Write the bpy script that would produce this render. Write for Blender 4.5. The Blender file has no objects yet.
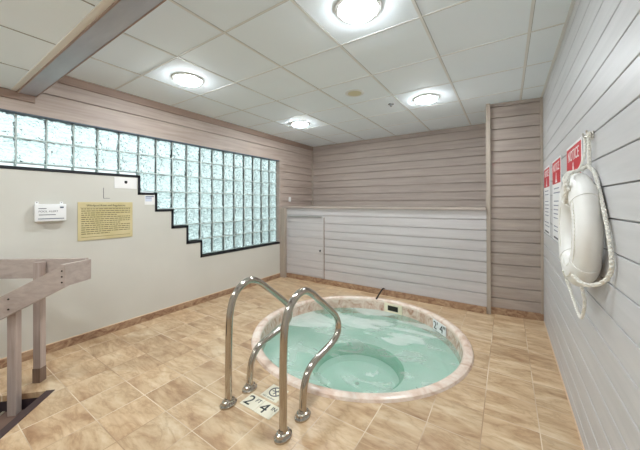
import bpy, bmesh, math, random
from mathutils import Vector, Matrix
random.seed(4)
S = bpy.context.scene
COL = S.collection
PI = math.pi

# ------------------------------------------------------------------ camera
TH, PITCH, ROLL = .5843, .0024, .0024
cam_d = bpy.data.cameras.new('camera'); cam = bpy.data.objects.new('camera', cam_d); COL.objects.link(cam)
F0 = Vector((-math.sin(TH), math.cos(TH), 0)); R0 = Vector((math.cos(TH), math.sin(TH), 0)); Z0 = Vector((0, 0, 1))
Fv = F0*math.cos(PITCH) + Z0*math.sin(PITCH); Uv = Z0*math.cos(PITCH) - F0*math.sin(PITCH)
Rv = R0*math.cos(ROLL) - Uv*math.sin(ROLL); Uv = R0*math.sin(ROLL) + Uv*math.cos(ROLL)
M = Matrix((Rv, Uv, -Fv)).transposed().to_4x4(); M.translation = Vector((0, 0, 1.3729))
cam.matrix_world = M
cam_d.sensor_width = 36; cam_d.lens = 282.29/640*36
cam_d.shift_x = .0001; cam_d.shift_y = (202.67-225)/640
cam_d.clip_start = .02
S.camera = cam

# ------------------------------------------------------------------ world, exposure
LAMP = 64.0          # radiance of the ceiling lamp lenses
DAY = .75           # daylight outside the glass blocks
w = bpy.data.worlds.new('sky'); S.world = w; w.use_nodes = True
nt = w.node_tree; bg = nt.nodes['Background']
tc = nt.nodes.new('ShaderNodeTexCoord'); sp = nt.nodes.new('ShaderNodeSeparateXYZ'); cr = nt.nodes.new('ShaderNodeValToRGB')
mr = nt.nodes.new('ShaderNodeMapRange'); mr.inputs[1].default_value = -1; mr.inputs[2].default_value = 1
nt.links.new(tc.outputs['Generated'], sp.inputs[0]); nt.links.new(sp.outputs['Z'], mr.inputs[0]); nt.links.new(mr.outputs[0], cr.inputs[0])
cr.color_ramp.elements[0].position = .36; cr.color_ramp.elements[0].color = (.34, .42, .42, 1)
cr.color_ramp.elements[1].position = .60; cr.color_ramp.elements[1].color = (.86, .98, 1, 1)
nt.links.new(cr.outputs[0], bg.inputs[0]); bg.inputs[1].default_value = DAY
S.view_settings.view_transform = 'Standard'; S.view_settings.look = 'None'; S.view_settings.gamma = 1
S.view_settings.use_curve_mapping = False; S.view_settings.exposure = 1.02
S.cycles.use_denoising = True
S.cycles.max_bounces = 14; S.cycles.diffuse_bounces = 7; S.cycles.transmission_bounces = 10; S.cycles.transparent_max_bounces = 12
S.cycles.sample_clamp_indirect = 6

# ------------------------------------------------------------------ materials
def lin(c): return tuple((x/255/12.92 if x/255 <= .04045 else ((x/255+.055)/1.055)**2.4) for x in c) + (1,)
MATS = {}
def base(name, col, rough=.5, metal=0, spec=.5):
    m = bpy.data.materials.new(name); m.use_nodes = True; b = m.node_tree.nodes['Principled BSDF']
    b.inputs['Base Color'].default_value = lin(col); b.inputs['Roughness'].default_value = rough
    b.inputs['Metallic'].default_value = metal; b.inputs['Specular IOR Level'].default_value = spec
    MATS[name] = m; return m, m.node_tree, b
def N(nt, t, **k):
    n = nt.nodes.new(t)
    for a, v in k.items(): setattr(n, a, v)
    return n
def coords(nt, scale=(1, 1, 1), kind='Object'):
    t = N(nt, 'ShaderNodeTexCoord'); mp = N(nt, 'ShaderNodeMapping'); mp.inputs['Scale'].default_value = scale
    nt.links.new(t.outputs[kind], mp.inputs[0]); return mp.outputs[0]
def noise(nt, vec, scale, detail=4, rough=.5, dist=0):
    n = N(nt, 'ShaderNodeTexNoise'); n.inputs['Scale'].default_value = scale; n.inputs['Detail'].default_value = detail
    n.inputs['Roughness'].default_value = rough; n.inputs['Distortion'].default_value = dist
    nt.links.new(vec, n.inputs['Vector']); return n.outputs['Fac']
def ramp(nt, fac, stops):
    r = N(nt, 'ShaderNodeValToRGB'); e = r.color_ramp.elements
    while len(e) < len(stops): e.new(.5)
    for i, (p, c) in enumerate(stops): e[i].position = p; e[i].color = lin(c) if len(c) == 3 else c
    nt.links.new(fac, r.inputs[0]); return r.outputs[0]
def math_(nt, op, a, b=None, c=None):
    n = N(nt, 'ShaderNodeMath', operation=op)
    for i, v in enumerate((a, b, c)):
        if v is None: continue
        if isinstance(v, (int, float)): n.inputs[i].default_value = v
        else: nt.links.new(v, n.inputs[i])
    return n.outputs[0]
def mixc(nt, fac, a, b, blend='MIX'):
    n = N(nt, 'ShaderNodeMix', data_type='RGBA', blend_type=blend)
    for i, v in ((0, fac), (6, a), (7, b)):
        if isinstance(v, (int, float)): n.inputs[i].default_value = v
        elif isinstance(v, tuple): n.inputs[i].default_value = v
        else: nt.links.new(v, n.inputs[i])
    return n.outputs[2]
def bump(nt, b, h, strength=.3, dist=.01):
    n = N(nt, 'ShaderNodeBump'); n.inputs['Strength'].default_value = strength; n.inputs['Distance'].default_value = dist
    nt.links.new(h, n.inputs['Height']); nt.links.new(n.outputs[0], b.inputs['Normal'])

def wood(name, dark, light, axis='x', rough=.55, amt=1.0, pitch=.137):
    m, nt, b = base(name, light, rough)
    sc = {'x': (1.0, 9, 16), 'y': (9, 1.0, 16), 'z': (16, 16, 1.0)}[axis]
    v = coords(nt, sc)
    n1 = noise(nt, v, 1.6, 6, .62, .4); n2 = noise(nt, coords(nt), 1.3, 3)
    f = math_(nt, 'ADD', math_(nt, 'MULTIPLY', n1, .75), math_(nt, 'MULTIPLY', n2, .25))
    if axis != 'z':            # every board has a tone of its own
        t = N(nt, 'ShaderNodeTexCoord'); s = N(nt, 'ShaderNodeSeparateXYZ'); nt.links.new(t.outputs['Object'], s.inputs[0])
        idx = math_(nt, 'FLOOR', math_(nt, 'DIVIDE', s.outputs['Z'], pitch))
        wn = N(nt, 'ShaderNodeTexWhiteNoise', noise_dimensions='1D'); nt.links.new(idx, wn.inputs['W'])
        f = math_(nt, 'ADD', f, math_(nt, 'MULTIPLY', math_(nt, 'SUBTRACT', wn.outputs['Value'], .5), .06))
    c = ramp(nt, f, [(.5-.2/amt, dark), (.5+.14/amt, light)])
    nt.links.new(c, b.inputs['Base Color']); bump(nt, b, n1, .12, .004); return m

wood('greige_boards', (152, 138, 130), (186, 173, 164), 'x', .55, .75)
wood('greige_boards_side', (156, 139, 128), (188, 172, 162), 'y', .5)
wood('pale_boards', (182, 176, 176), (206, 201, 201), 'x', .42, .6)
wood('grey_boards', (182, 182, 183), (202, 201, 202), 'y', .38, .7)
wood('greige_trim', (160, 147, 134), (180, 167, 154), 'z')
wood('brown_trim', (136, 112, 100), (158, 136, 122), 'y')
wood('rail_wood', (160, 144, 136), (188, 174, 166), 'x', .5)
wood('rail_wood_post', (156, 138, 130), (190, 174, 166), 'z', .5)
wood('rail_wood_dark', (104, 84, 72), (140, 118, 104), 'z', .5)
base('cream_paint', (214, 209, 196), .55)
m, nt, b = MATS['cream_paint'], MATS['cream_paint'].node_tree, MATS['cream_paint'].node_tree.nodes['Principled BSDF']
nt.links.new(ramp(nt, noise(nt, coords(nt), 1.1, 3), [(.3, (203, 200, 191)), (.7, (212, 209, 201))]), b.inputs['Base Color'])
bump(nt, b, noise(nt, coords(nt), 60, 3), .05, .002)
base('black_trim', (26, 28, 34), .35)
m, nt, b = base('ceiling_tile', (222, 224, 222), .75)
nt.links.new(ramp(nt, noise(nt, coords(nt), .9, 3), [(.3, (233, 243, 250)), (.7, (239, 248, 254))]), b.inputs['Base Color'])
bump(nt, b, noise(nt, coords(nt), 90, 3), .12, .002)
base('ceiling_bar', (222, 224, 222), .45)
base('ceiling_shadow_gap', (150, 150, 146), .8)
base('cream_moulding', (224, 220, 212), .5)
m, nt, b = base('beam_paint', (150, 150, 156), .22)
nt.links.new(ramp(nt, noise(nt, coords(nt, (1, 5, 5)), 2, 4), [(.3, (160, 164, 176)), (.7, (176, 180, 194))]), b.inputs['Base Color'])

# stone tile floor: every tile gets its own piece of the marbling
m, nt, b = base('stone_tile', (200, 170, 130), .33)
TX, TY, OX, OY = .292, .2835, -.13, .713
t = N(nt, 'ShaderNodeTexCoord'); s = N(nt, 'ShaderNodeSeparateXYZ'); nt.links.new(t.outputs['Object'], s.inputs[0])
gx = math_(nt, 'DIVIDE', math_(nt, 'SUBTRACT', s.outputs['X'], OX), TX); gy = math_(nt, 'DIVIDE', math_(nt, 'SUBTRACT', s.outputs['Y'], OY), TY)
ix, iy = math_(nt, 'FLOOR', gx), math_(nt, 'FLOOR', gy)
cb = N(nt, 'ShaderNodeCombineXYZ'); nt.links.new(ix, cb.inputs[0]); nt.links.new(iy, cb.inputs[1])
wn = N(nt, 'ShaderNodeTexWhiteNoise', noise_dimensions='3D'); nt.links.new(cb.outputs[0], wn.inputs['Vector'])
vs = N(nt, 'ShaderNodeVectorMath', operation='MULTIPLY_ADD'); nt.links.new(wn.outputs['Color'], vs.inputs[0]); vs.inputs[1].default_value = (7, 7, 7)
nt.links.new(t.outputs['Object'], vs.inputs[2])
rot = N(nt, 'ShaderNodeMapping'); rot.inputs['Rotation'].default_value = (0, 0, .45); rot.inputs['Scale'].default_value = (1.7, 5.0, 2)
nt.links.new(vs.outputs[0], rot.inputs[0])
n1 = noise(nt, rot.outputs[0], 1.2, 7, .66, .5)
n2 = noise(nt, rot.outputs[0], 1.7, 6, .6, .5)
c1 = ramp(nt, n1, [(.32, (168, 134, 102)), (.44, (196, 166, 132)), (.55, (210, 184, 150)), (.72, (224, 206, 178))])
vein = ramp(nt, math_(nt, 'ABSOLUTE', math_(nt, 'SUBTRACT', n2, .5)), [(0.0, (170, 128, 92)), (.022, (220, 200, 176)), (.10, (255, 255, 255))])
c2 = mixc(nt, .36, c1, vein, 'MULTIPLY')
tone = math_(nt, 'ADD', .92, math_(nt, 'MULTIPLY', wn.outputs['Value'], .12))
hv = N(nt, 'ShaderNodeHueSaturation'); nt.links.new(tone, hv.inputs['Value']); nt.links.new(c2, hv.inputs['Color'])
def edge(g, size, wd):
    fr = math_(nt, 'FRACT', g); d = math_(nt, 'MINIMUM', fr, math_(nt, 'SUBTRACT', 1.0, fr))
    return math_(nt, 'LESS_THAN', d, wd/size/2)
gr = math_(nt, 'MAXIMUM', edge(gx, TX, .0055), edge(gy, TY, .005))
gcol = ramp(nt, noise(nt, coords(nt), 1.4, 2), [(.42, (170, 138, 108)), (.6, (226, 210, 186))])
nt.links.new(mixc(nt, gr, hv.outputs[0], gcol), b.inputs['Base Color'])
bump(nt, b, math_(nt, 'SUBTRACT', math_(nt, 'MULTIPLY', n1, .25), gr), .35, .003)

m, nt, b = base('stone_baseboard', (170, 132, 100), .4)
v = coords(nt, (3.3, 3.3, 5)); n1 = noise(nt, v, 3, 5, .6, 1.5)
nt.links.new(ramp(nt, n1, [(.36, (134, 100, 78)), (.5, (162, 130, 104)), (.66, (186, 158, 130))]), b.inputs['Base Color'])
base('baseboard_cap', (216, 190, 162), .4)
m, nt, b = base('coping_marble', (226, 204, 186), .25)
n1 = noise(nt, coords(nt, (3, 3, 6)), 1.5, 6, .6, 2.0)
nt.links.new(ramp(nt, n1, [(.34, (212, 182, 162)), (.48, (230, 208, 192)), (.66, (240, 226, 214))]), b.inputs['Base Color'])
m, nt, b = base('waterline_marble', (206, 176, 156), .25)
n1 = noise(nt, coords(nt, (4, 4, 3)), 1.7, 5, .6, 2.4)
nt.links.new(ramp(nt, n1, [(.32, (176, 134, 112)), (.45, (206, 176, 158)), (.62, (226, 208, 194))]), b.inputs['Base Color'])
m, nt, b = base('tub_shell', (224, 236, 228), .3)
n1 = noise(nt, coords(nt), 2.2, 3)
nt.links.new(ramp(nt, n1, [(.35, (214, 232, 222)), (.65, (228, 238, 232))]), b.inputs['Base Color'])
base('tub_step_edge', (96, 170, 134), .3)

TCY = 0
# water: clear tinted sheet, fresnel reflections on ripples, white patches painted in for window and ceiling reflections, with some foam
m = bpy.data.materials.new('spa_water'); m.use_nodes = True; MATS['spa_water'] = m; nt = m.node_tree; nt.nodes.clear()
out = N(nt, 'ShaderNodeOutputMaterial'); tr = N(nt, 'ShaderNodeBsdfTransparent'); tr.inputs[0].default_value = (.86, .967, .92, 1)
gl = N(nt, 'ShaderNodeBsdfGlossy'); gl.inputs['Roughness'].default_value = .03
df = N(nt, 'ShaderNodeBsdfDiffuse'); df.inputs[0].default_value = lin((212, 232, 222))
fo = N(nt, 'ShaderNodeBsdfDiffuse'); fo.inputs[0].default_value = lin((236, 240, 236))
fr = N(nt, 'ShaderNodeFresnel'); fr.inputs['IOR'].default_value = 1.36
v = coords(nt, (1, 1, 1)); wv = noise(nt, v, 5.0, 4, .55, 1.2)
nt.links.new(ramp(nt, noise(nt, coords(nt, (1, 1.7, 1)), 2.4, 4, .5, 1.0), [(.40, (172, 214, 196)), (.58, (228, 240, 232))]), df.inputs[0])
bp = N(nt, 'ShaderNodeBump'); bp.inputs['Strength'].default_value = .45; bp.inputs['Distance'].default_value = .03; nt.links.new(wv, bp.inputs['Height'])
for x in (gl, fr): nt.links.new(bp.outputs[0], x.inputs['Normal'])
def mixs(f, a, b_):
    x = N(nt, 'ShaderNodeMixShader')
    if isinstance(f, float): x.inputs[0].default_value = f
    else: nt.links.new(f, x.inputs[0])
    nt.links.new(a, x.inputs[1]); nt.links.new(b_, x.inputs[2]); return x.outputs[0]
a = mixs(.30, tr.outputs[0], df.outputs[0])
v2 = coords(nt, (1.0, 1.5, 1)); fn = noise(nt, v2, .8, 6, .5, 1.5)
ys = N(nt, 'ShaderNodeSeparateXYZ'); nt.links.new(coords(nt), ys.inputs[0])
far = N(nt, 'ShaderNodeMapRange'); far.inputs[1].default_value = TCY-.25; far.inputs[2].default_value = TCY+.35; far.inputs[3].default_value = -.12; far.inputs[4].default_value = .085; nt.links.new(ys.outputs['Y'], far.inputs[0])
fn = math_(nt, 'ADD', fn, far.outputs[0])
fm = ramp(nt, fn, [(.535, (0, 0, 0)), (.55, (160, 160, 160)), (.66, (185, 185, 185))])  # where the white of painted reflections and foam covers the water
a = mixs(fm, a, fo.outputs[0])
a = mixs(fr.outputs[0], a, gl.outputs[0])
nt.links.new(a, out.inputs[0])

m, nt, b = base('chrome', (186, 178, 168), .15, 1)
bump(nt, b, noise(nt, coords(nt), 30, 2), .02, .002)
base('satin_steel', (190, 184, 176), .28, 1)
base('dark_screw', (58, 50, 46), .4, .6)
base('white_plastic', (236, 236, 236), .35)
base('white_paper', (236, 234, 232), .6)
base('pale_blue_paper', (206, 212, 226), .6)
base('ink', (92, 92, 98), .7)
base('ink_black', (30, 34, 36), .6)
base('ink_blue', (126, 130, 150), .6)
base('sign_slate', (88, 100, 116), .5)
base('notice_red', (196, 40, 52), .45)
m, nt, b = base('plaque_gold', (196, 176, 118), .38, .25)
nt.links.new(ramp(nt, noise(nt, coords(nt), 5, 3), [(.3, (208, 194, 144)), (.7, (222, 208, 166))]), b.inputs['Base Color'])
base('plaque_ink', (136, 122, 84), .6)
base('marker_tile', (230, 224, 204), .35)
base('skimmer_plate', (240, 230, 204), .4)
base('dark_void', (36, 34, 22), .7)
m, nt, b = base('ring_vinyl', (228, 224, 218), .38)
nt.links.new(ramp(nt, noise(nt, coords(nt), 6, 4), [(.3, (230, 227, 222)), (.65, (240, 239, 236))]), b.inputs['Base Color'])
m, nt, b = base('rope_white', (238, 235, 226), .7)
wvt = N(nt, 'ShaderNodeTexWave', bands_direction='DIAGONAL'); wvt.inputs['Scale'].default_value = 34; nt.links.new(coords(nt), wvt.inputs[0])
bump(nt, b, wvt.outputs['Fac'], .7, .006)
base('stair_nosing', (66, 50, 50), .45)
base('stair_dark', (54, 40, 46), .6)
base('stair_tread', (120, 96, 84), .55)
base('stair_edge', (170, 160, 140), .5)
base('speaker_beige', (214, 208, 176), .6)
base('lamp_ring', (206, 206, 204), .3, .3)
base('lamp_groove', (120, 120, 120), .4, .3)
m, nt, b = base('lamp_lens', (255, 255, 255), .4)
b.inputs['Emission Color'].default_value = (.90, .965, 1, 1); b.inputs['Emission Strength'].default_value = LAMP

# pressed glass of the blocks
m, nt, b = base('pressed_glass', (238, 252, 250), .2)
b.inputs['Transmission Weight'].default_value = 1; b.inputs['IOR'].default_value = 1.45
v = coords(nt, (1, 1, 1)); wt = N(nt, 'ShaderNodeTexWave', wave_type='BANDS', bands_direction='DIAGONAL'); wt.inputs['Scale'].default_value = 8
wt.inputs['Distortion'].default_value = 15; wt.inputs['Detail'].default_value = 2; wt.inputs['Detail Scale'].default_value = 1.6; nt.links.new(v, wt.inputs[0])
bump(nt, b, wt.outputs['Fac'], .42, .018)
m, nt, b = base('block_mortar', (226, 238, 234), .6)
tl = N(nt, 'ShaderNodeBsdfTranslucent'); tl.inputs[0].default_value = (.80, .92, .88, 1)
nt.links.new(mixs(.3, b.outputs[0], tl.outputs[0]), nt.nodes['Material Output'].inputs[0])

# ------------------------------------------------------------------ mesh helpers
class MB:
    def __init__(s): s.bm = bmesh.new()
    def box(s, lo, hi, mat=None, bevel=0):
        vs = [s.bm.verts.new((x, y, z)) for x in (lo[0], hi[0]) for y in (lo[1], hi[1]) for z in (lo[2], hi[2])]
        fs = [s.bm.faces.new([vs[i] for i in q]) for q in ((0, 1, 3, 2), (4, 6, 7, 5), (0, 4, 5, 1), (2, 3, 7, 6), (0, 2, 6, 4), (1, 5, 7, 3))]
        if bevel:
            es = list({e for f in fs for e in f.edges})
            bmesh.ops.bevel(s.bm, geom=es, offset=bevel, segments=2, affect='EDGES', profile=.6)
            vs = None
        if mat is not None and vs: bmesh.ops.transform(s.bm, matrix=mat, verts=vs)
        return s
    def obox(s, o, ax, ay, az, bevel=0):      # box from corner o with three edge vectors
        o, ax, ay, az = map(Vector, (o, ax, ay, az))
        vs = [s.bm.verts.new(o+ax*i+ay*j+az*k) for i in (0, 1) for j in (0, 1) for k in (0, 1)]
        fs = [s.bm.faces.new([vs[i] for i in q]) for q in ((0, 1, 3, 2), (4, 6, 7, 5), (0, 4, 5, 1), (2, 3, 7, 6), (0, 2, 6, 4), (1, 5, 7, 3))]
        if bevel:
            bmesh.ops.bevel(s.bm, geom=list({e for f in fs for e in f.edges}), offset=bevel, segments=2, affect='EDGES', profile=.6)
        return s
    def prism(s, pts, d):                      # closed polygon pushed along d
        d = Vector(d); a = [s.bm.verts.new(p) for p in pts]; b = [s.bm.verts.new(Vector(p)+d) for p in pts]
        s.bm.faces.new(a); s.bm.faces.new(b[::-1])
        for i in range(len(a)):
            j = (i+1) % len(a); s.bm.faces.new((a[j], a[i], b[i], b[j]))
        return s
    def lathe(s, prof, c=(0, 0, 0), n=64, closed=False, axis='z'):
        rings = []
        for r, z in prof:
            ring = []
            for i in range(n):
                a = 2*PI*i/n
                p = Vector((r*math.cos(a), r*math.sin(a), z))
                if axis == 'x': p = Vector((p.z, p.x, p.y))
                ring.append(s.bm.verts.new(p+Vector(c)))
            rings.append(ring)
        m = len(rings)
        for k in range(m if closed else m-1):
            A, B = rings[k], rings[(k+1) % m]
            for i in range(n): s.bm.faces.new((A[i], A[(i+1) % n], B[(i+1) % n], B[i]))
        if not closed:
            for ring in (rings[0], rings[-1]):
                s.bm.faces.new(ring)
        return s
    def tube(s, pts, r, n=14, closed=False, flat=1.0):
        pts = [Vector(p) for p in pts]; rings = []; up = None; m = len(pts)
        for i, p in enumerate(pts):
            if closed: t = pts[(i+1) % m]-pts[i-1]
            else: t = pts[min(i+1, m-1)]-pts[max(i-1, 0)]
            t.normalize()
            if up is None:
                up = t.orthogonal().normalized()
            up = (up - t*up.dot(t)).normalized(); sd = t.cross(up)
            rr = r[i] if isinstance(r, (list, tuple)) else r
            rings.append([s.bm.verts.new(p+(up*math.cos(2*PI*k/n)+sd*math.sin(2*PI*k/n)*flat)*rr) for k in range(n)])
        for i in range(m if closed else m-1):
            A, B = rings[i], rings[(i+1) % m]
            for k in range(n): s.bm.faces.new((A[k], A[(k+1) % n], B[(k+1) % n], B[k]))
        if not closed: s.bm.faces.new(rings[0]); s.bm.faces.new(rings[-1][::-1])
        return s
def world_origin(o):
    v = Vector((0, 0, 0))
    while o: v += o.location; o = o.parent
    return v
def obj(name, mb, mat, parent=None, smooth=False, struct=False, origin='base'):
    bm = mb.bm; bmesh.ops.recalc_face_normals(bm, faces=bm.faces)
    me = bpy.data.meshes.new(name); bm.to_mesh(me); bm.free()
    me.materials.append(MATS[mat])
    if smooth:
        for p in me.polygons: p.use_smooth = True
        me.set_sharp_from_angle(angle=math.radians(40))
    o = bpy.data.objects.new(name, me); COL.objects.link(o)
    if parent is not None:
        o.parent = parent; me.transform(Matrix.Translation(-world_origin(parent)))
    elif struct: o['kind'] = 'structure'
    else:
        xs = [v.co for v in me.vertices]
        c = Vector(((min(v.x for v in xs)+max(v.x for v in xs))/2, (min(v.y for v in xs)+max(v.y for v in xs))/2, min(v.z for v in xs)))
        me.transform(Matrix.Translation(-c)); o.location = c
    return o
def tag(o, label, cat, group=None):
    o['label'] = label; o['category'] = cat
    if group: o['group'] = group
    return o
def thing(name, loc, label, cat, group=None):
    o = bpy.data.objects.new(name, None); o.empty_display_size = .1; COL.objects.link(o); o.location = loc
    return tag(o, label, cat, group)
def dup(root, loc, label):
    r = root.copy(); COL.objects.link(r); r.location = loc; r['label'] = label
    for ch in list(root.children):
        c = ch.copy(); COL.objects.link(c); c.parent = r
        for g in list(ch.children):
            k = g.copy(); COL.objects.link(k); k.parent = c
    return r
def text(name, s_, size, pos, xd, yd, mat, parent, depth=.0006, align='LEFT', sx=1.0):
    cu = bpy.data.curves.new(name, 'FONT'); cu.body = s_; cu.size = size; cu.extrude = depth; cu.align_x = align
    tmp = bpy.data.objects.new('tmp', cu); COL.objects.link(tmp); bpy.context.view_layer.update()
    me = bpy.data.meshes.new_from_object(tmp.evaluated_get(bpy.context.evaluated_depsgraph_get()))
    bpy.data.objects.remove(tmp); bpy.data.curves.remove(cu)
    xd, yd = Vector(xd).normalized(), Vector(yd).normalized(); zd = xd.cross(yd)
    Mx = Matrix((xd*sx, yd, zd)).transposed().to_4x4(); Mx.translation = Vector(pos); me.transform(Mx)
    me.materials.clear(); me.materials.append(MATS[mat]); me.name = name
    o = bpy.data.objects.new(name, me); COL.objects.link(o)
    if parent is not None: o.parent = parent; me.transform(Matrix.Translation(-world_origin(parent)))
    return o
def smoothpath(pts, sub=6):
    P = [Vector(p) for p in pts]; out = []
    for i in range(len(P)-1):
        a, b, c, d = P[max(i-1, 0)], P[i], P[i+1], P[min(i+2, len(P)-1)]
        for k in range(sub):
            t = k/sub
            out.append(.5*((2*b)+(c-a)*t+(2*a-5*b+4*c-d)*t*t+(3*b-a-3*c+d)*t**3))
    out.append(P[-1]); return out
def boards(mb, p0, p1, n, z0, z1, lines, gap=.011, deep=.018, thick=.05):
    # horizontal boards with grooves between, front face on the line p0-p1, n points into the room
    p0, p1, n = Vector((*p0, 0)), Vector((*p1, 0)), Vector((*n, 0)).normalized(); L = p1-p0
    mb.obox(p0-n*thick+Vector((0, 0, z0)), L, n*(thick-deep), (0, 0, z1-z0))
    zs = sorted([z0]+[z for z in lines if z0+.02 < z < z1-.02]+[z1])
    for a, b in zip(zs[:-1], zs[1:]):
        a2 = a+(gap/2 if a > z0 else 0); b2 = b-(gap/2 if b < z1 else 0); c = .002
        prof = [(-deep, a2), (-c, a2), (0, a2+c), (0, b2-c), (-c, b2), (-deep, b2)]
        pts = [p0+n*d+Vector((0, 0, z)) for d, z in prof]
        mb.prism(pts, L)
    return mb

# ------------------------------------------------------------------ the room
XL, XR, H = -3.5293, .3557, 2.602
YF, YH, YB = -1.5, 4.045, 5.039
TC = Vector((-1.35, 2.76, 0)); RO, RI = 1.108, 1.018
# floor with the tub opening and the stairwell opening
T = Vector((-2.785, .66, 0)); E_ = Vector((.7071, -.7071, 0)); Sd = Vector((-.7071, -.7071, 0)); SW, SL = .95, 1.0
bm = bmesh.new()
def loop(pts):
    vs = [bm.verts.new(p) for p in pts]
    for i in range(len(vs)): bm.edges.new((vs[i], vs[(i+1) % len(vs)]))
loop([(XL-.05, YF-.05, 0), (XR+.05, YF-.05, 0), (XR+.05, YB, 0), (XL-.05, YB, 0)])
loop([TC+Vector((math.cos(2*PI*i/96), math.sin(2*PI*i/96), 0))*1.06 for i in range(96)])
loop([T, T+E_*SW, T+E_*SW+Sd*SL, T+Sd*SL])
bmesh.ops.triangle_fill(bm, use_beauty=True, use_dissolve=False, edges=bm.edges[:])
for f in bm.faces:
    if f.normal.z < 0: f.normal_flip()
r = bmesh.ops.extrude_face_region(bm, geom=bm.faces[:])
bmesh.ops.translate(bm, vec=(0, 0, -.04), verts=[g for g in r['geom'] if isinstance(g, bmesh.types.BMVert)])
mbx = MB(); mbx.bm.free(); mbx.bm = bm
obj('floor', mbx, 'stone_tile', struct=True)

# left wall: painted stepped lower part, boards above the window and up to the corner
steps = [(YF, 1.70), (1.575, 1.70), (1.575, 1.505), (1.765, 1.505), (1.765, 1.305), (1.965, 1.305), (1.965, 1.085), (2.165, 1.085), (2.165, .865), (2.37, .865), (2.37, .655), (3.975, .655)]
mb = MB(); mb.prism([(XL, YF, 0), *[(XL, y, z) for y, z in steps], (XL, 3.975, 0)], (-.12, 0, 0))
wl = obj('wall_left', mb, 'cream_paint', struct=True)
mb = MB()
boards(mb, (XL, .71), (XL, YB), (1, 0), 2.174, H, [2.385], thick=.12)
boards(mb, (XL, YF), (XL, .71), (1, 0), 2.174, 2.36, [], thick=.12)
boards(mb, (XL, 4.03), (XL, YB), (1, 0), 1.30, 2.174, [2.385-.138*k for k in range(2, 9)], thick=.12)
mb.box((XL-.12, 3.975, 0), (XL, 4.03, 2.174))
mb.box((XL-.12, 4.03, 0), (XL, YB, 1.30))
obj('upper_boards', mb, 'greige_boards_side', wl)
mb = MB(); mb.box((XL, .71, 2.518), (XL+.018, YB-.002, H-.001)); mb.box((XL, YF, 2.275), (XL+.018, .70, 2.345))
obj('trim_1', mb, 'brown_trim', struct=True)

# back wall of the niche, column, half wall, right wall, wall behind
mb = MB(); boards(mb, (XL, YB), (-.15, YB), (0, -1), 1.25, H, [1.696+.138*k for k in range(-3, 7)]); obj('wall_back', mb, 'greige_boards', struct=True)
CY0, CY1 = 4.095, 4.165
mb = MB(); boards(mb, (-.172, CY0), (XR, CY1), (0.128, -1), .085, H, [.068+.1382*k for k in range(1, 19)])
mb.box((-.19, CY0+.02, 0), (-.14, YB, H)); obj('wall_column', mb, 'greige_boards', struct=True)
mb = MB(); mb.box((-.212, CY0-.035, .0), (-.166, CY0+.03, H-.001)); obj('trim_2', mb, 'greige_trim', struct=True)
mb = MB(); mb.box((XR-.026, CY1-.028, .085), (XR-.002, CY1+.01, H-.001)); mb.box((XL+.001, YB-.022, 1.325), (XL+.024, YB-.001, 2.515)); obj('trim_3', mb, 'greige_trim', struct=True)
mb = MB()
boards(mb, (-3.42, YH), (-.21, YH+.01), (0, -1), .085, 1.285, [.115+.131*k for k in range(1, 9)])
wp = obj('wall_partition', mb, 'pale_boards', struct=True)
mb = MB(); mb.box((XL+.001, YH-.022, 1.286), (-.213, YB-.06, 1.318)); obj('ledge', mb, 'greige_boards', wp)
mb = MB(); mb.box((XL, YH-.055, 0), (-3.425, YH+.03, 1.284)); obj('trim_4', mb, 'greige_trim', struct=True)
mb = MB(); boards(mb, (XR, YF), (XR, YB), (-1, 0), 0, H, [1.985+.1355*k for k in range(-14, 5)], gap=.006); obj('wall_right', mb, 'grey_boards', struct=True)
mb = MB(); mb.box((XL-.12, YF-.1, -1), (XR+.1, YF, H)); obj('wall_front', mb, 'cream_paint', struct=True)

# baseboards
mb = MB(); mb.box((XL, YF, 0), (XL+.012, 3.972, .075)); bl = obj('baseboard_left', mb, 'stone_baseboard', struct=True)
mb = MB(); mb.box((XL, YF, .075), (XL+.013, 3.972, .082)); obj('cap_line', mb, 'baseboard_cap', bl)
mb = MB(); mb.box((-3.42, YH-.006, 0), (-.213, YH+.05, .084)); mb.obox((-.165, CY0-.004, 0), (XR+.165, CY1-CY0, 0), (0, .05, 0), (0, 0, .084))
obj('baseboard_back', mb, 'stone_baseboard', struct=True)
mb = MB(); mb.box((XR-.006, YF, 0), (XR, 4.14, .012)); obj('baseboard_right', mb, 'baseboard_cap', struct=True)

# access door in the half wall
mb = MB(); boards(mb, (-3.345, YH-.006), (-2.60, YH-.006), (0, -1), .10, 1.118, [.115+.131*k for k in range(1, 8)], thick=.006, deep=.005)
dr = obj('door_1', mb, 'pale_boards', struct=True)
mb = MB(); mb.box((-3.37, YH-.02, 1.135), (-2.63, YH-.001, 1.147)); obj('door_track', mb, 'satin_steel', dr)
mb = MB(); mb.box((-2.597, YH-.003, .09), (-2.586, YH+.004, 1.13)); obj('door_jamb_gap', mb, 'brown_trim', dr)
mb = MB(); mb.tube([(-2.665, YH-.012, .56), (-2.665, YH-.024, .56)], .016); obj('finger_pull', mb, 'ink', dr, True)

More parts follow.
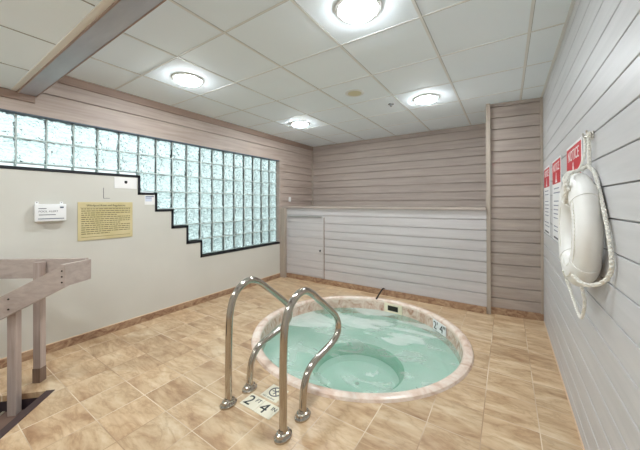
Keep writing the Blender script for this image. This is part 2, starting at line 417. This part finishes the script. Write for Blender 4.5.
# ------------------------------------------------------------------ ceilings
AX, AY, G = .1401, .7002, .6096
mb = MB(); mb.box((XL-.1, .71, H), (XR+.1, YB+.1, H+.05)); ce = obj('ceiling', mb, 'ceiling_tile', struct=True)
mb = MB(); mb.box((XL-.1, YF-.1, 2.35), (XR+.1, .575, 2.40)); c2_ = obj('ceiling.001', mb, 'ceiling_tile', struct=True)
mb = MB(); mg = MB()
for i in range(-6, 1):
    x = AX+G*i
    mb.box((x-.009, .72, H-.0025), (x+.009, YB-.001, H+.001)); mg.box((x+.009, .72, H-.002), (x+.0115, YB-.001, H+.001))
for j in range(1, 8):
    y = AY+G*j
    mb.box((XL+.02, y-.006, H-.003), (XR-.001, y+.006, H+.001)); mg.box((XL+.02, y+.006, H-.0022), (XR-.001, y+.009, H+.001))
mb.box((XR-.022, .72, H-.006), (XR-.001, CY1, H+.001))
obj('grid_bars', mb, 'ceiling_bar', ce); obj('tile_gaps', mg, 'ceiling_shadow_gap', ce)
mb = MB()
for i in range(-6, 1):
    x = -2.301+G*(i+3); mb.box((x-.004, YF, 2.348), (x+.004, .548, 2.351))
for j in range(0, 3):
    mb.box((XL+.02, .03-G*j-.004, 2.348), (XR, .03-G*j+.004, 2.351))
obj('tile_gaps', mb, 'ceiling_shadow_gap', c2_)
mb = MB(); mb.box((XL+.001, .592, 2.335), (XR-.001, .705, H+.03)); bmn = obj('trim_5', mb, 'beam_paint', struct=True)
mb = MB(); mb.box((XL+.001, .705, 2.332), (XR-.001, .711, 2.345)); mb.box((XL+.001, .586, 2.332), (XR-.001, .592, 2.345)); obj('beam_edge', mb, 'brown_trim', bmn)
mb = MB(); mb.box((XL+.02, .552, 2.344), (XR-.001, .586, 2.352)); obj('trim_6', mb, 'cream_moulding', struct=True)

# ------------------------------------------------------------------ glass block window
XG = -3.60
W0 = 4.005; BW = .1995; levels = [(.655+.2171*k) for k in range(8)]
def floor_level(y):
    for (y0, z) in ((2.37, .655), (2.165, .865), (1.965, 1.085), (1.765, 1.305), (1.575, 1.505)):
        if y > y0-.02: return z
    return 1.70
mb = MB(); mm = MB()
k = 0
y1 = 3.988
while y1 > .05:
    y0 = y1-BW; zb = floor_level((y0+y1)/2)
    for r_ in range(7):
        z0 = .66+.2163*r_; z1 = z0+.2163
        if z0 < zb-.06: continue
        g = .0045
        mb.box((XG-.075, y0+g, z0+g), (XG, y1-g, z1-g), bevel=.009)
    mm.box((XG-.07, y1-g, zb), (XG-.002, y1+g, 2.174))
    y1 = y0
for r_ in range(8):
    z = .66+.2163*r_
    ylo = {0: 2.38, 1: 2.175, 2: 1.975, 3: 1.775, 4: 1.58}.get(r_, .0)
    mm.box((XG-.069, ylo, z-g), (XG-.0025, 3.99, z+g))
wn_ = obj('window_1', mb, 'pressed_glass', struct=True, smooth=True)
obj('window_mortar', mm, 'block_mortar', wn_)
mb = MB(); t_ = .028
for (a, b_) in zip(steps[:-1], steps[1:]):
    if a[1] == b_[1]: mb.box((XG-.08, max(a[0], 0)-(t_ if a[0] > 0 else 0), a[1]-t_), (XL+.005, b_[0], a[1]))
    else: mb.box((XG-.08, a[0]-t_, b_[1]-t_), (XL+.005, a[0], a[1]))
obj('window_trim', mb, 'black_trim', wn_)
mb = MB(); mb.box((XG-.08, 0, 2.166), (XL-.002, 3.975, 2.174)); obj('window_head', mb, 'sign_slate', wn_)
mb = MB(); mb.box((XL-.12, YF, 1.70), (XL, -.02, 2.174)); obj('end_panel', mb, 'cream_paint', wl)

# ------------------------------------------------------------------ hot tub
tub = thing('hot_tub', (TC.x, TC.y, 0), 'round sunken hot tub of green water rimmed with pinkish marble', 'hot tub')
mb = MB(); mb.lathe([(RI, -.02), (RI, .004), (RI+.008, .017), (RI+.025, .025), (RO-.03, .025), (RO-.01, .018), (RO, .001), (RO-.03, -.01)], TC, 128, True)
obj('coping', mb, 'coping_marble', tub, True)
mb = MB(); mb.lathe([(RI+.02, -.012), (RI, -.015), (1.005, -.20), (1.03, -.20)], TC, 128, True)
obj('waterline_band', mb, 'waterline_marble', tub, True)
# coping joints
mb = MB()
# shell: wall, bench, footwell
prof = [(1.012, -.19), (1.0, -.26), (.95, -.33), (.90, -.355), (.49, -.37), (.465, -.385), (.44, -.50), (.40, -.55), (.02, -.57), (.02, -.66), (.5, -.64), (.56, -.5), (1.05, -.44), (1.05, -.19)]
mb.lathe(prof, TC, 128, True)
shell = obj('shell', mb, 'tub_shell', tub, True)
mb = MB(); mb.lathe([(.023, -.568), (.023, -.58)], TC, 24); obj('drain', mb, 'satin_steel', shell, True)
mb = MB(); mb.lathe([(.492, -.3735), (.467, -.388), (.443, -.49), (.437, -.49), (.461, -.386), (.488, -.366)], TC, 128, True); obj('step_edge', mb, 'tub_step_edge', shell, True)
ZW = -.125
bm = bmesh.new(); bmesh.ops.create_circle(bm, cap_ends=True, segments=128, radius=1.008, matrix=Matrix.Translation((TC.x, TC.y, ZW)))
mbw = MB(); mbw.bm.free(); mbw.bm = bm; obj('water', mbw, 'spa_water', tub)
# skimmer plate and depth numbers on the inner wall
def on_rim(x, y):   # angle on the rim for a point near it
    return math.atan2(y-TC.y, x-TC.x)
a = on_rim(-1.30, 3.68); c = TC+Vector((math.cos(a), math.sin(a), 0))*1.004; inn = -Vector((math.cos(a), math.sin(a), 0)); rt = Vector((-inn.y, inn.x, 0))*-1
rt = Vector((1, 0, 0)) - inn*inn.x; rt.normalize()
mb = MB(); mb.obox(c-rt*.125-Vector((0, 0, .125)), rt*.25, inn*.012, (0, 0, .122), bevel=.003); sk = obj('skimmer', mb, 'skimmer_plate', tub)
mb = MB(); mb.obox(c-rt*.072-Vector((0, 0, .098))+inn*.008, rt*.144, inn*.006, (0, 0, .068)); obj('skimmer_opening', mb, 'dark_void', sk)
a = on_rim(-.66, 3.46); er = Vector((math.cos(a), math.sin(a), 0)); c = TC+er*1.001+Vector((0, 0, .006)); inn = -er; rt = Vector((-er.y, er.x, 0))*-1
mb = MB(); mb.obox(c-rt*.118-Vector((0, 0, .124)), rt*.236, inn*.008, (0, 0, .115))
dm = obj('depth_plate', mb, 'white_plastic', tub)
text('depth_number', "2'", .125, c-rt*.108-Vector((0, 0, .110))+inn*.0095, rt, (0, 0, 1), 'ink_black', dm)
text('depth_number', '4"', .125, c+rt*.010-Vector((0, 0, .110))+inn*.0095, rt, (0, 0, 1), 'ink_black', dm)
# spout
mb = MB(); mb.tube(smoothpath([(-1.527, 4.033, .100), (-1.53, 3.99, .108), (-1.532, 3.92, .090), (-1.537, 3.80, .040), (-1.537, 3.76, .026)]), .011, 10)
tag(obj('water_spout', mb, 'dark_screw', smooth=True), 'thin dark metal fill spout bent over the far rim of the hot tub', 'spout')

# ------------------------------------------------------------------ grab rails into the tub
path = [(1.265, .0), (1.266, .25), (1.270, .48), (1.282, .63), (1.315, .725), (1.38, .785), (1.465, .805), (1.55, .772), (1.66, .688), (1.79, .585), (1.875, .51), (1.92, .432), (1.905, .362), (1.83, .325), (1.69, .305), (1.58, .288), (1.51, .25), (1.472, .18), (1.458, .08), (1.456, .0)]
GR = 'two grab rails of the hot tub'
rail = thing('grab_rail', (-1.59, 1.36, 0), 'polished steel tub grab rail, the one farther from the right wall', 'grab rail', GR)
mb = MB(); mb.tube(smoothpath([(-1.59, y, z) for y, z in path], 6), .0235, 20); obj('tube', mb, 'chrome', rail, True)
for y in (1.265, 1.456):
    mb = MB()
    prof = [(.062, 0), (.062, .012), (.050, .019), (.046, .032), (.034, .036), (.028, .050), (.0, .05)]
    mb.lathe(prof[:-1], (-1.59, y, 0), 28)
    for v_ in mb.bm.verts: v_.co.x = -1.59+(v_.co.x+1.59)*.74
    obj('escutcheon', mb, 'chrome', rail, True)
dup(rail, (-1.10, 1.36, 0), 'polished steel tub grab rail nearest the camera, beside the 4 IN tile')

# ------------------------------------------------------------------ floor marker tiles
def marker(x0, y0, x1, y1, label):
    t0 = thing('marker_tile', ((x0+x1)/2, (y0+y1)/2, 0), label, 'tile', 'marker tiles set in the floor by the rails')
    mb = MB(); mb.box((x0, y0, 0), (x1, y1, .004), bevel=.001); obj('tile', mb, 'marker_tile', t0); return t0
X1, Y1 = (1, 0, 0), (0, 1, 0)
t0 = marker(-1.537, 1.316, -1.402, 1.432, 'cream floor tile marked 2 FT between the grab rails')
text('number', '2', .125, (-1.528, 1.332, .0045), X1, Y1, 'ink_black', t0); text('unit', 'FT', .045, (-1.457, 1.383, .0045), X1, Y1, 'ink_black', t0, sx=.9)
t0 = marker(-1.398, 1.314, -1.262, 1.430, 'cream floor tile marked 4 IN beside the 2 FT tile')
text('number', '4', .125, (-1.390, 1.330, .0045), X1, Y1, 'ink_black', t0); text('unit', 'IN', .045, (-1.313, 1.381, .0045), X1, Y1, 'ink_black', t0, sx=.9)
t0 = marker(-1.478, 1.450, -1.328, 1.592, 'cream floor tile with a crossed-out circle, nearest the tub')
mb = MB(); cx_, cy_ = -1.401, 1.532
mb.tube([(cx_+.045*math.cos(2*PI*i/40), cy_+.045*math.sin(2*PI*i/40), .0042) for i in range(40)], .004, 6, True)
mb.obox((cx_-.034, cy_+.028, .0042), (.062, -.062, 0), (.005, .005, 0), (0, 0, .001)); mb.obox((cx_-.03, cy_-.004, .0042), (.05, .012, 0), (-.002, .007, 0), (0, 0, .001)); mb.obox((cx_-.006, cy_-.026, .0042), (.012, .05, 0), (.007, -.002, 0), (0, 0, .001))
obj('no_diving_symbol', mb, 'ink', t0)
text('caption', 'NO DIVING', .0165, (-1.462, 1.459, .0045), X1, Y1, 'ink', t0, sx=1.25)

# ------------------------------------------------------------------ ceiling lamps
LG = 'round ceiling lamps'
def lamp(x, y, z, label):
    t0 = thing('ceiling_lamp', (x, y, z), label, 'ceiling lamp', LG)
    mb = MB(); mb.lathe([(.118, 0), (.118, -.010), (.128, -.014), (.144, -.010), (.150, -.001), (.150, 0)], (x, y, z), 56, True); rg = obj('trim_ring', mb, 'lamp_ring', t0, True)
    mb = MB(); mb.lathe([(.1255, -.0142), (.1275, -.0162), (.1295, -.0142)], (x, y, z), 56, True); obj('ring_groove', mb, 'lamp_groove', rg, True)
    mb = MB(); mb.lathe([(.116, -.002), (.116, -.018), (.108, -.029), (.085, -.038), (.05, -.043), (.004, -.045)], (x, y, z), 48); obj('lens', mb, 'lamp_lens', t0, True)
    return t0
l0 = lamp(-.776, 1.614, H, 'round flush ceiling lamp, largest in view, above the grab rails')
dup(l0, (-2.62, 1.606, H), 'round flush ceiling lamp near the glass block wall, left of the others')
dup(l0, (-2.65, 3.46, H), 'round flush ceiling lamp at the far left corner of the ceiling')
dup(l0, (-.786, 3.455, H), 'round flush ceiling lamp in front of the boarded column')
dup(l0, (-.776, -.30, 2.35), 'added fill lamp, unseen, in the lower ceiling behind the camera, right')  # unseen lamp added to light the room more evenly
dup(l0, (-2.62, -.30, 2.35), 'added fill lamp, unseen, in the lower ceiling behind the camera, left')  # second added lamp, out of view, same purpose

mb = MB(); mb.lathe([(.105, 0), (.105, -.004), (.088, -.008), (.078, -.008), (.078, -.004), (.078, 0)], (-1.41, 2.837, H), 40, True); sp_ = thing('ceiling_speaker', (-1.41, 2.837, H), 'round beige speaker cover in a ceiling tile between the lamps', 'speaker')
obj('rim', mb, 'ceiling_bar', sp_, True)
mb = MB(); mb.lathe([(.077, -.001), (.075, -.006), (.03, -.009), (.003, -.009)], (-1.41, 2.837, H), 32); obj('grille', mb, 'speaker_beige', sp_, True)
mb = MB(); mb.lathe([(.036, 0), (.036, -.004), (.026, -.010), (.012, -.012), (.010, -.028), (.016, -.030), (.003, -.032)], (-1.191, 3.404, H), 24)
tag(obj('sprinkler_head', mb, 'lamp_groove', smooth=True), 'small dark sprinkler head in the white ceiling beside a far lamp', 'sprinkler')

# ------------------------------------------------------------------ wall things, left
DX, DZ = (0, 1, 0), (0, 0, 1)
xb = XL
bx = thing('notice_box', (xb, .80, 1.205), 'white plastic box with grey lettering mounted on the cream wall', 'box')
mb = MB(); mb.box((xb+.001, .692, 1.216), (xb+.060, .905, 1.372), bevel=.008); obj('body', mb, 'white_plastic', bx, True)
for y in (.7125, .8805):
    mb = MB(); mb.box((xb+.001, y-.0125, 1.37), (xb+.006, y+.0125, 1.394), bevel=.002); tb = obj('mounting_tab', mb, 'white_plastic', bx)
    mb = MB(); mb.tube([(xb+.006, y, 1.386), (xb+.009, y, 1.386)], .004, 10); obj('screw', mb, 'dark_screw', tb)
mb = MB(); mb.box((xb+.0602, .71, 1.236), (xb+.0608, .887, 1.243)); obj('stripe', mb, 'sign_slate', bx)
mb = MB(); mb.box((xb+.0602, .857, 1.335), (xb+.0608, .884, 1.349)); obj('emblem', mb, 'sign_slate', bx)
xt = xb+.0605
mb = MB(); mb.box((xt-.0003, .712, 1.329), (xt+.0004, .765, 1.335)); obj('small_heading', mb, 'ink', bx)
text('lettering', 'POOL ALERT', .023, (xt, .712, 1.298), DX, DZ, 'ink', bx)
mb = MB(); mb.box((xt-.0003, .714, 1.272), (xt+.0004, .828, 1.278)); obj('small_print', mb, 'ink', bx)
pq = thing('rules_plaque', (xb, 1.25, 1.005), 'gold coloured plaque of whirlpool rules on the cream wall', 'plaque')
mb = MB(); mb.box((xb+.001, 1.003, 1.005), (xb+.008, 1.492, 1.392), bevel=.002); obj('plate', mb, 'plaque_gold', pq)
text('title', 'Whirlpool Rules and Regulations', .0265, (xb+.0085, 1.245, 1.348), DX, DZ, 'ink_black', pq, align='CENTER', sx=.98)
mb = MB(); z = 1.318
for k in range(13):
    y = 1.03; end = 1.465 if k not in (3, 7, 12) else random.uniform(1.25, 1.40)
    while y < end:
        ln = random.uniform(.012, .04); mb.box((xb+.008, y, z), (xb+.0086, min(y+ln, end), z+.009)); y += ln+.006
    z -= .021
mb.box((xb+.008, 1.02, 1.332), (xb+.0086, 1.475, 1.3345)); mb.box((xb+.008, 1.03, 1.036), (xb+.0086, 1.465, 1.040))
obj('text_lines', mb, 'plaque_ink', pq)
nc = thing('wall_notice', (xb, 1.43, 1.545), 'white paper card with a small black emblem under the glass blocks', 'notice')
mb = MB(); mb.box((xb+.001, 1.316, 1.542), (xb+.004, 1.535, 1.664)); obj('card', mb, 'white_paper', nc)
mb = MB(); mb.box((xb+.004, 1.412, 1.602), (xb+.0046, 1.440, 1.628)); mb.box((xb+.004, 1.418, 1.596), (xb+.0046, 1.434, 1.603)); obj('emblem', mb, 'ink_black', nc)
n2_ = thing('wall_notice', (xb, 1.68, 1.36), 'small pale blue paper notice tucked under the glass block step', 'notice')
mb = MB(); mb.box((xb+.001, 1.62, 1.362), (xb+.003, 1.735, 1.478)); obj('card', mb, 'white_paper', n2_)
mb = MB(); mb.box((xb+.003, 1.628, 1.40), (xb+.0034, 1.70, 1.462)); obj('blue_panel', mb, 'pale_blue_paper', n2_)
mb = MB(); mb.box((xb+.0034, 1.632, 1.452), (xb+.0038, 1.725, 1.464)); mb.box((xb+.0034, 1.632, 1.436), (xb+.0038, 1.70, 1.441)); obj('text_lines', mb, 'ink_blue', n2_)
mb = MB(); mb.box((xb, 1.217, 1.432), (xb+.002, 1.221, 1.542)); mb.box((xb, 1.217, 1.430), (xb+.002, 1.275, 1.434))
tag(obj('bracket_mark', mb, 'ink'), 'thin dark corner-shaped mark on the cream wall above the plaque', 'mark')
mb = MB(); mb.box((xb, 4.235, 1.405), (xb+.008, 4.295, 1.50), bevel=.002); sw = thing('outlet_plate', (xb, 4.265, 1.405), 'small white switch plate on the boards at the end of the ledge', 'switch')
obj('plate', mb, 'white_plastic', sw)
mb = MB(); mb.box((xb+.008, 4.259, 1.442), (xb+.014, 4.271, 1.464)); obj('toggle', mb, 'cream_moulding', sw)

# ------------------------------------------------------------------ wall things, right
NG = 'notice signs on the grey wall'
def notice(y, label):
    # reads towards -y when seen from inside the room: right side of the sign is nearer the camera
    x = XR; t0 = thing('notice_sign', (x, y, 1.05), label, 'sign', NG)
    hw = .235
    mb = MB(); mb.box((x-.006, y-hw, 1.05), (x-.001, y+hw, 1.745), bevel=.0015); obj('panel', mb, 'white_plastic', t0)
    mb = MB(); mb.box((x-.0068, y-hw+.012, 1.535), (x-.0058, y+hw-.012, 1.728)); hd = obj('red_header', mb, 'notice_red', t0)
    text('word', 'NOTICE', .096, (x-.0072, y, 1.642), (0, -1, 0), DZ, 'white_plastic', hd, align='CENTER', sx=.98)
    mb = MB(); mb.prism([(x-.0068, y+.055, 1.545), (x-.0068, y-.055, 1.545), (x-.0068, y-.02, 1.575), (x-.0068, y-.015, 1.605), (x-.0068, y+.015, 1.605), (x-.0068, y+.02, 1.575)], (-.0006, 0, 0))
    mb.tube([(x-.0068, y, 1.617), (x-.0074, y, 1.617)], .012, 14); obj('symbol', mb, 'white_plastic', hd)
    mb = MB(); z = 1.49; k = 0
    while z > 1.12:
        if k not in (2, 8):
            yy = y+.17-random.random()*.04
            while yy > y-.15:
                ln = random.uniform(.02, .06); mb.box((x-.0066, yy-ln, z), (x-.0060, yy, z+.009)); yy -= ln+.014
        z -= .036; k += 1
    obj('text_lines', mb, 'ink_blue', t0)['kind'] = 'stuff'
    mb = MB(); mb.box((x-.0066, y-.16, 1.066), (x-.006, y+.16, 1.082)); obj('footer_line', mb, 'ink', t0)
    return t0
notice(3.765, 'white and red NOTICE sign nearest the corner column')
notice(3.085, 'white and red NOTICE sign in the middle of the three')
notice(2.355, 'white and red NOTICE sign partly hidden behind the life ring')

# hook, ring buoy and rope
RX, RY, RZ = .297, 1.90, 1.24
RM, RT, FL = .211, .072, .70
hk = thing('rope_hook', (XR, 1.91, 1.70), 'small metal double hook on the grey wall holding the life ring rope', 'hook')
mb = MB(); mb.box((XR-.006, 1.878, 1.685), (XR, 1.938, 1.725), bevel=.002); obj('back_plate', mb, 'satin_steel', hk)
for dy in (-.02, .02):
    mb = MB(); mb.tube(smoothpath([(XR-.005, 1.908+dy, 1.712), (XR-.012, 1.908+dy*1.2, 1.705), (XR-.024, 1.908+dy*1.7, 1.708), (XR-.030, 1.908+dy*2.0, 1.726)]), .0045, 10); obj('prong', mb, 'satin_steel', hk, True)
lr = thing('life_ring', (RX, RY, RZ-RM-RT), 'white ring buoy hanging by rope on the grey boarded wall', 'life ring')
def torus(aa, k, closed, prof=24):
    mb = MB(); rings = []
    for a in aa:
        rr = RT*k*(1+.012*math.cos(8*a))
        rings.append([mb.bm.verts.new((RX+rr*FL*math.sin(2*PI*q/prof), RY+(RM+rr*math.cos(2*PI*q/prof))*math.cos(a), RZ+(RM+rr*math.cos(2*PI*q/prof))*math.sin(a))) for q in range(prof)])
    m_ = len(rings)
    for i in range(m_ if closed else m_-1):
        A, B = rings[i], rings[(i+1) % m_]
        for q in range(prof): mb.bm.faces.new((A[q], A[(q+1) % prof], B[(q+1) % prof], B[q]))
    if not closed: mb.bm.faces.new(rings[0]); mb.bm.faces.new(rings[-1][::-1])
    return mb
rb = obj('ring_body', torus([2*PI*i/80 for i in range(80)], 1, True), 'ring_vinyl', lr, True)
for q in range(4):
    a0 = PI/4+q*PI/2; obj('band', torus([a0-.13+.26*i/8 for i in range(9)], 1.05, False), 'ring_vinyl', lr, True)
def seam(th0):
    mb = MB(); mb.tube([(RX-RT*FL*math.sin(th0), RY+(RM+RT*math.cos(th0))*math.cos(2*PI*k/80), RZ+(RM+RT*math.cos(th0))*math.sin(2*PI*k/80)) for k in range(80)], .0022, 6, True)
    obj('seam', mb, 'rope_white', rb, True)
seam(PI*.38); seam(PI*.62)
def rope_obj(pts, r):
    mb = MB(); P = smoothpath(pts, 10)
    for ph in (0, 2*PI/3, 4*PI/3):   # three strands laid together
        L = 0; Q = []; u = None
        for i, p in enumerate(P):
            if i: L += (P[i]-P[i-1]).length
            t = (P[min(i+1, len(P)-1)]-P[max(i-1, 0)]).normalized()
            if u is None: u = t.orthogonal().normalized()
            u = (u-t*u.dot(t)).normalized(); w_ = t.cross(u); an = ph+L*110
            Q.append(p+(u*math.cos(an)+w_*math.sin(an))*r*.42)
        mb.tube(Q, r*.66, 8)
    return mb
HX = XR-.022
obj('rope', rope_obj([(HX, 1.862, 1.716), (HX, 1.858, 1.64), (.333, 1.85, 1.57), (.33, 1.835, 1.545), (.342, 1.80, 1.51), (.341, 1.72, 1.43), (.341, 1.65, 1.342), (.341, 1.58, 1.235), (.341, 1.545, 1.14), (.338, 1.565, 1.085), (.318, 1.60, 1.040), (.275, 1.625, 1.025), (.245, 1.68, 1.05)], .008), 'rope_white', lr, True)
obj('rope', rope_obj([(HX, 1.948, 1.716), (HX, 1.94, 1.64), (.32, 1.92, 1.58), (.300, 1.90, 1.538), (.262, 1.89, 1.527), (.240, 1.86, 1.495), (.238, 1.80, 1.465), (.243, 1.74, 1.43)], .006), 'rope_white', lr, True)
obj('rope', rope_obj([(.33, 1.845, 1.552), (.295, 1.83, 1.53), (.255, 1.80, 1.51), (.238, 1.76, 1.465), (.24, 1.80, 1.40), (.246, 1.86, 1.372)], .010), 'rope_white', lr, True)
obj('rope', rope_obj([(.246, 1.93, 1.02), (.262, 1.945, .965), (.275, 1.86, .892), (.28, 1.76, .848), (.28, 1.70, .865), (.28, 1.65, .94), (.268, 1.635, 1.01)], .0065), 'rope_white', lr, True)

# ------------------------------------------------------------------ stairwell and its guard rail
stt = thing('staircase', tuple(T+E_*.4+Sd*.3+Vector((0, 0, -.9))), 'dark stairs going down in the floor opening beside the guard rail', 'stairs')
mb = MB(); mb.obox(T-Sd*.0+Vector((0, 0, -.035)), E_*SW, Sd*.055, (0, 0, .039)); obj('nosing', mb, 'stair_nosing', stt)
for k in range(1, 5):
    mb = MB(); mb.obox(T+Sd*(.055+.235*(k-1))+Vector((0, 0, .06-.175*k-.03)), E_*SW, Sd*.26, (0, 0, .03)); tr_ = obj('tread', mb, 'stair_tread', stt)
    mb = MB(); mb.obox(T+Sd*(.055+.235*(k-1)+.25)+Vector((0, 0, .06-.175*k-.031)), E_*SW, Sd*.018, (0, 0, .036)); obj('tread_edge', mb, 'stair_edge', tr_)
    mb = MB(); mb.obox(T+Sd*(.04+.235*(k-1))+Vector((0, 0, .06-.175*k)), E_*SW, Sd*.02, (0, 0, .08 if k == 1 else .14)); obj('riser', mb, 'stair_dark', stt)
mb = MB(); mb.obox(T-E_*.02+Vector((0, 0, -1.0)), E_*.02, Sd*SL, (0, 0, .96)); mb.obox(T+E_*SW+Vector((0, 0, -1.0)), E_*.02, Sd*SL, (0, 0, .96))
mb.obox(T+Sd*SL-E_*.02+Vector((0, 0, -1.0)), E_*(SW+.04), Sd*.02, (0, 0, .96)); mb.obox(T-E_*.02+Vector((0, 0, -1.02)), E_*(SW+.04), Sd*SL, (0, 0, .02))
mb.obox(T-Sd*.02-E_*.02+Vector((0, 0, -1.0)), E_*(SW+.04), Sd*.02, (0, 0, .96))
obj('well_lining', mb, 'stair_dark', stt)

gd = thing('guard_rail', (-3.01, .61, 0), 'weathered grey-brown wooden guard rail around the stair opening at the left wall', 'railing')
def plank(name, a, b, hgt, th, mat='rail_wood', drop0=0):
    a, b = Vector(a), Vector(b); d = b-a; n = Vector((-d.y, d.x, 0)).normalized()*th
    mb = MB(); mb.obox(a-Vector((0, 0, hgt)), d, n, (0, 0, hgt), bevel=.002); return obj(name, mb, mat, gd)
C_ = Vector((-2.71, .838, .94)); N1 = Vector((-2.584, .665, .948)); dn = Vector((-.32, -.26, -.213))
fd = Vector((-.508, -.386, 0)); nn = Vector((-.605, .796, 0))
plank('top_rail', C_+nn*.053+fd*.10, C_+nn*.053+fd*1.46, .15, -.036)
hr = plank('stair_handrail', N1+dn*2.3, N1, .158, .036)
plank('corner_rail', N1+Vector((.0, -.004, 0)), C_+Vector((-.012, .02, 0)), .155, .030)
for p in [N1+dn*.045+Vector((0, 0, z)) for z in (-.035, -.075, -.115)]+[N1+dn*.87+Vector((0, 0, z)) for z in (-.045, -.115)]:
    mb = MB(); q = Vector((dn.y, -dn.x, 0)).normalized(); 
    if q.y > 0: q = -q
    mb.tube([p-q*.004, p+q*.004], .006, 10); obj('bolt', mb, 'dark_screw', hr)
mb = MB(); mb.obox((-3.012-.02, .622-.03, .10), Vector((.8, .6, 0))*.052, Vector((-.6, .8, 0))*.05, (0, 0, .822), bevel=.002); po = obj('post', mb, 'rail_wood_post', gd)
mb = MB(); mb.obox((-3.012-.022, .622-.034, .0), Vector((.8, .6, 0))*.057, Vector((-.6, .8, 0))*.055, (0, 0, .11), bevel=.002); obj('post_base', mb, 'rail_wood_dark', po)
mb = MB(); mb.obox(Vector((-2.912, .473, -.1135))-Vector((.707, .707, 0))*.026-Vector((-.707, .707, 0))*.022, Vector((.707, .707, 0))*.052, Vector((-.707, .707, 0))*.05, (0, 0, .80), bevel=.002); obj('post', mb, 'rail_wood_post', gd)
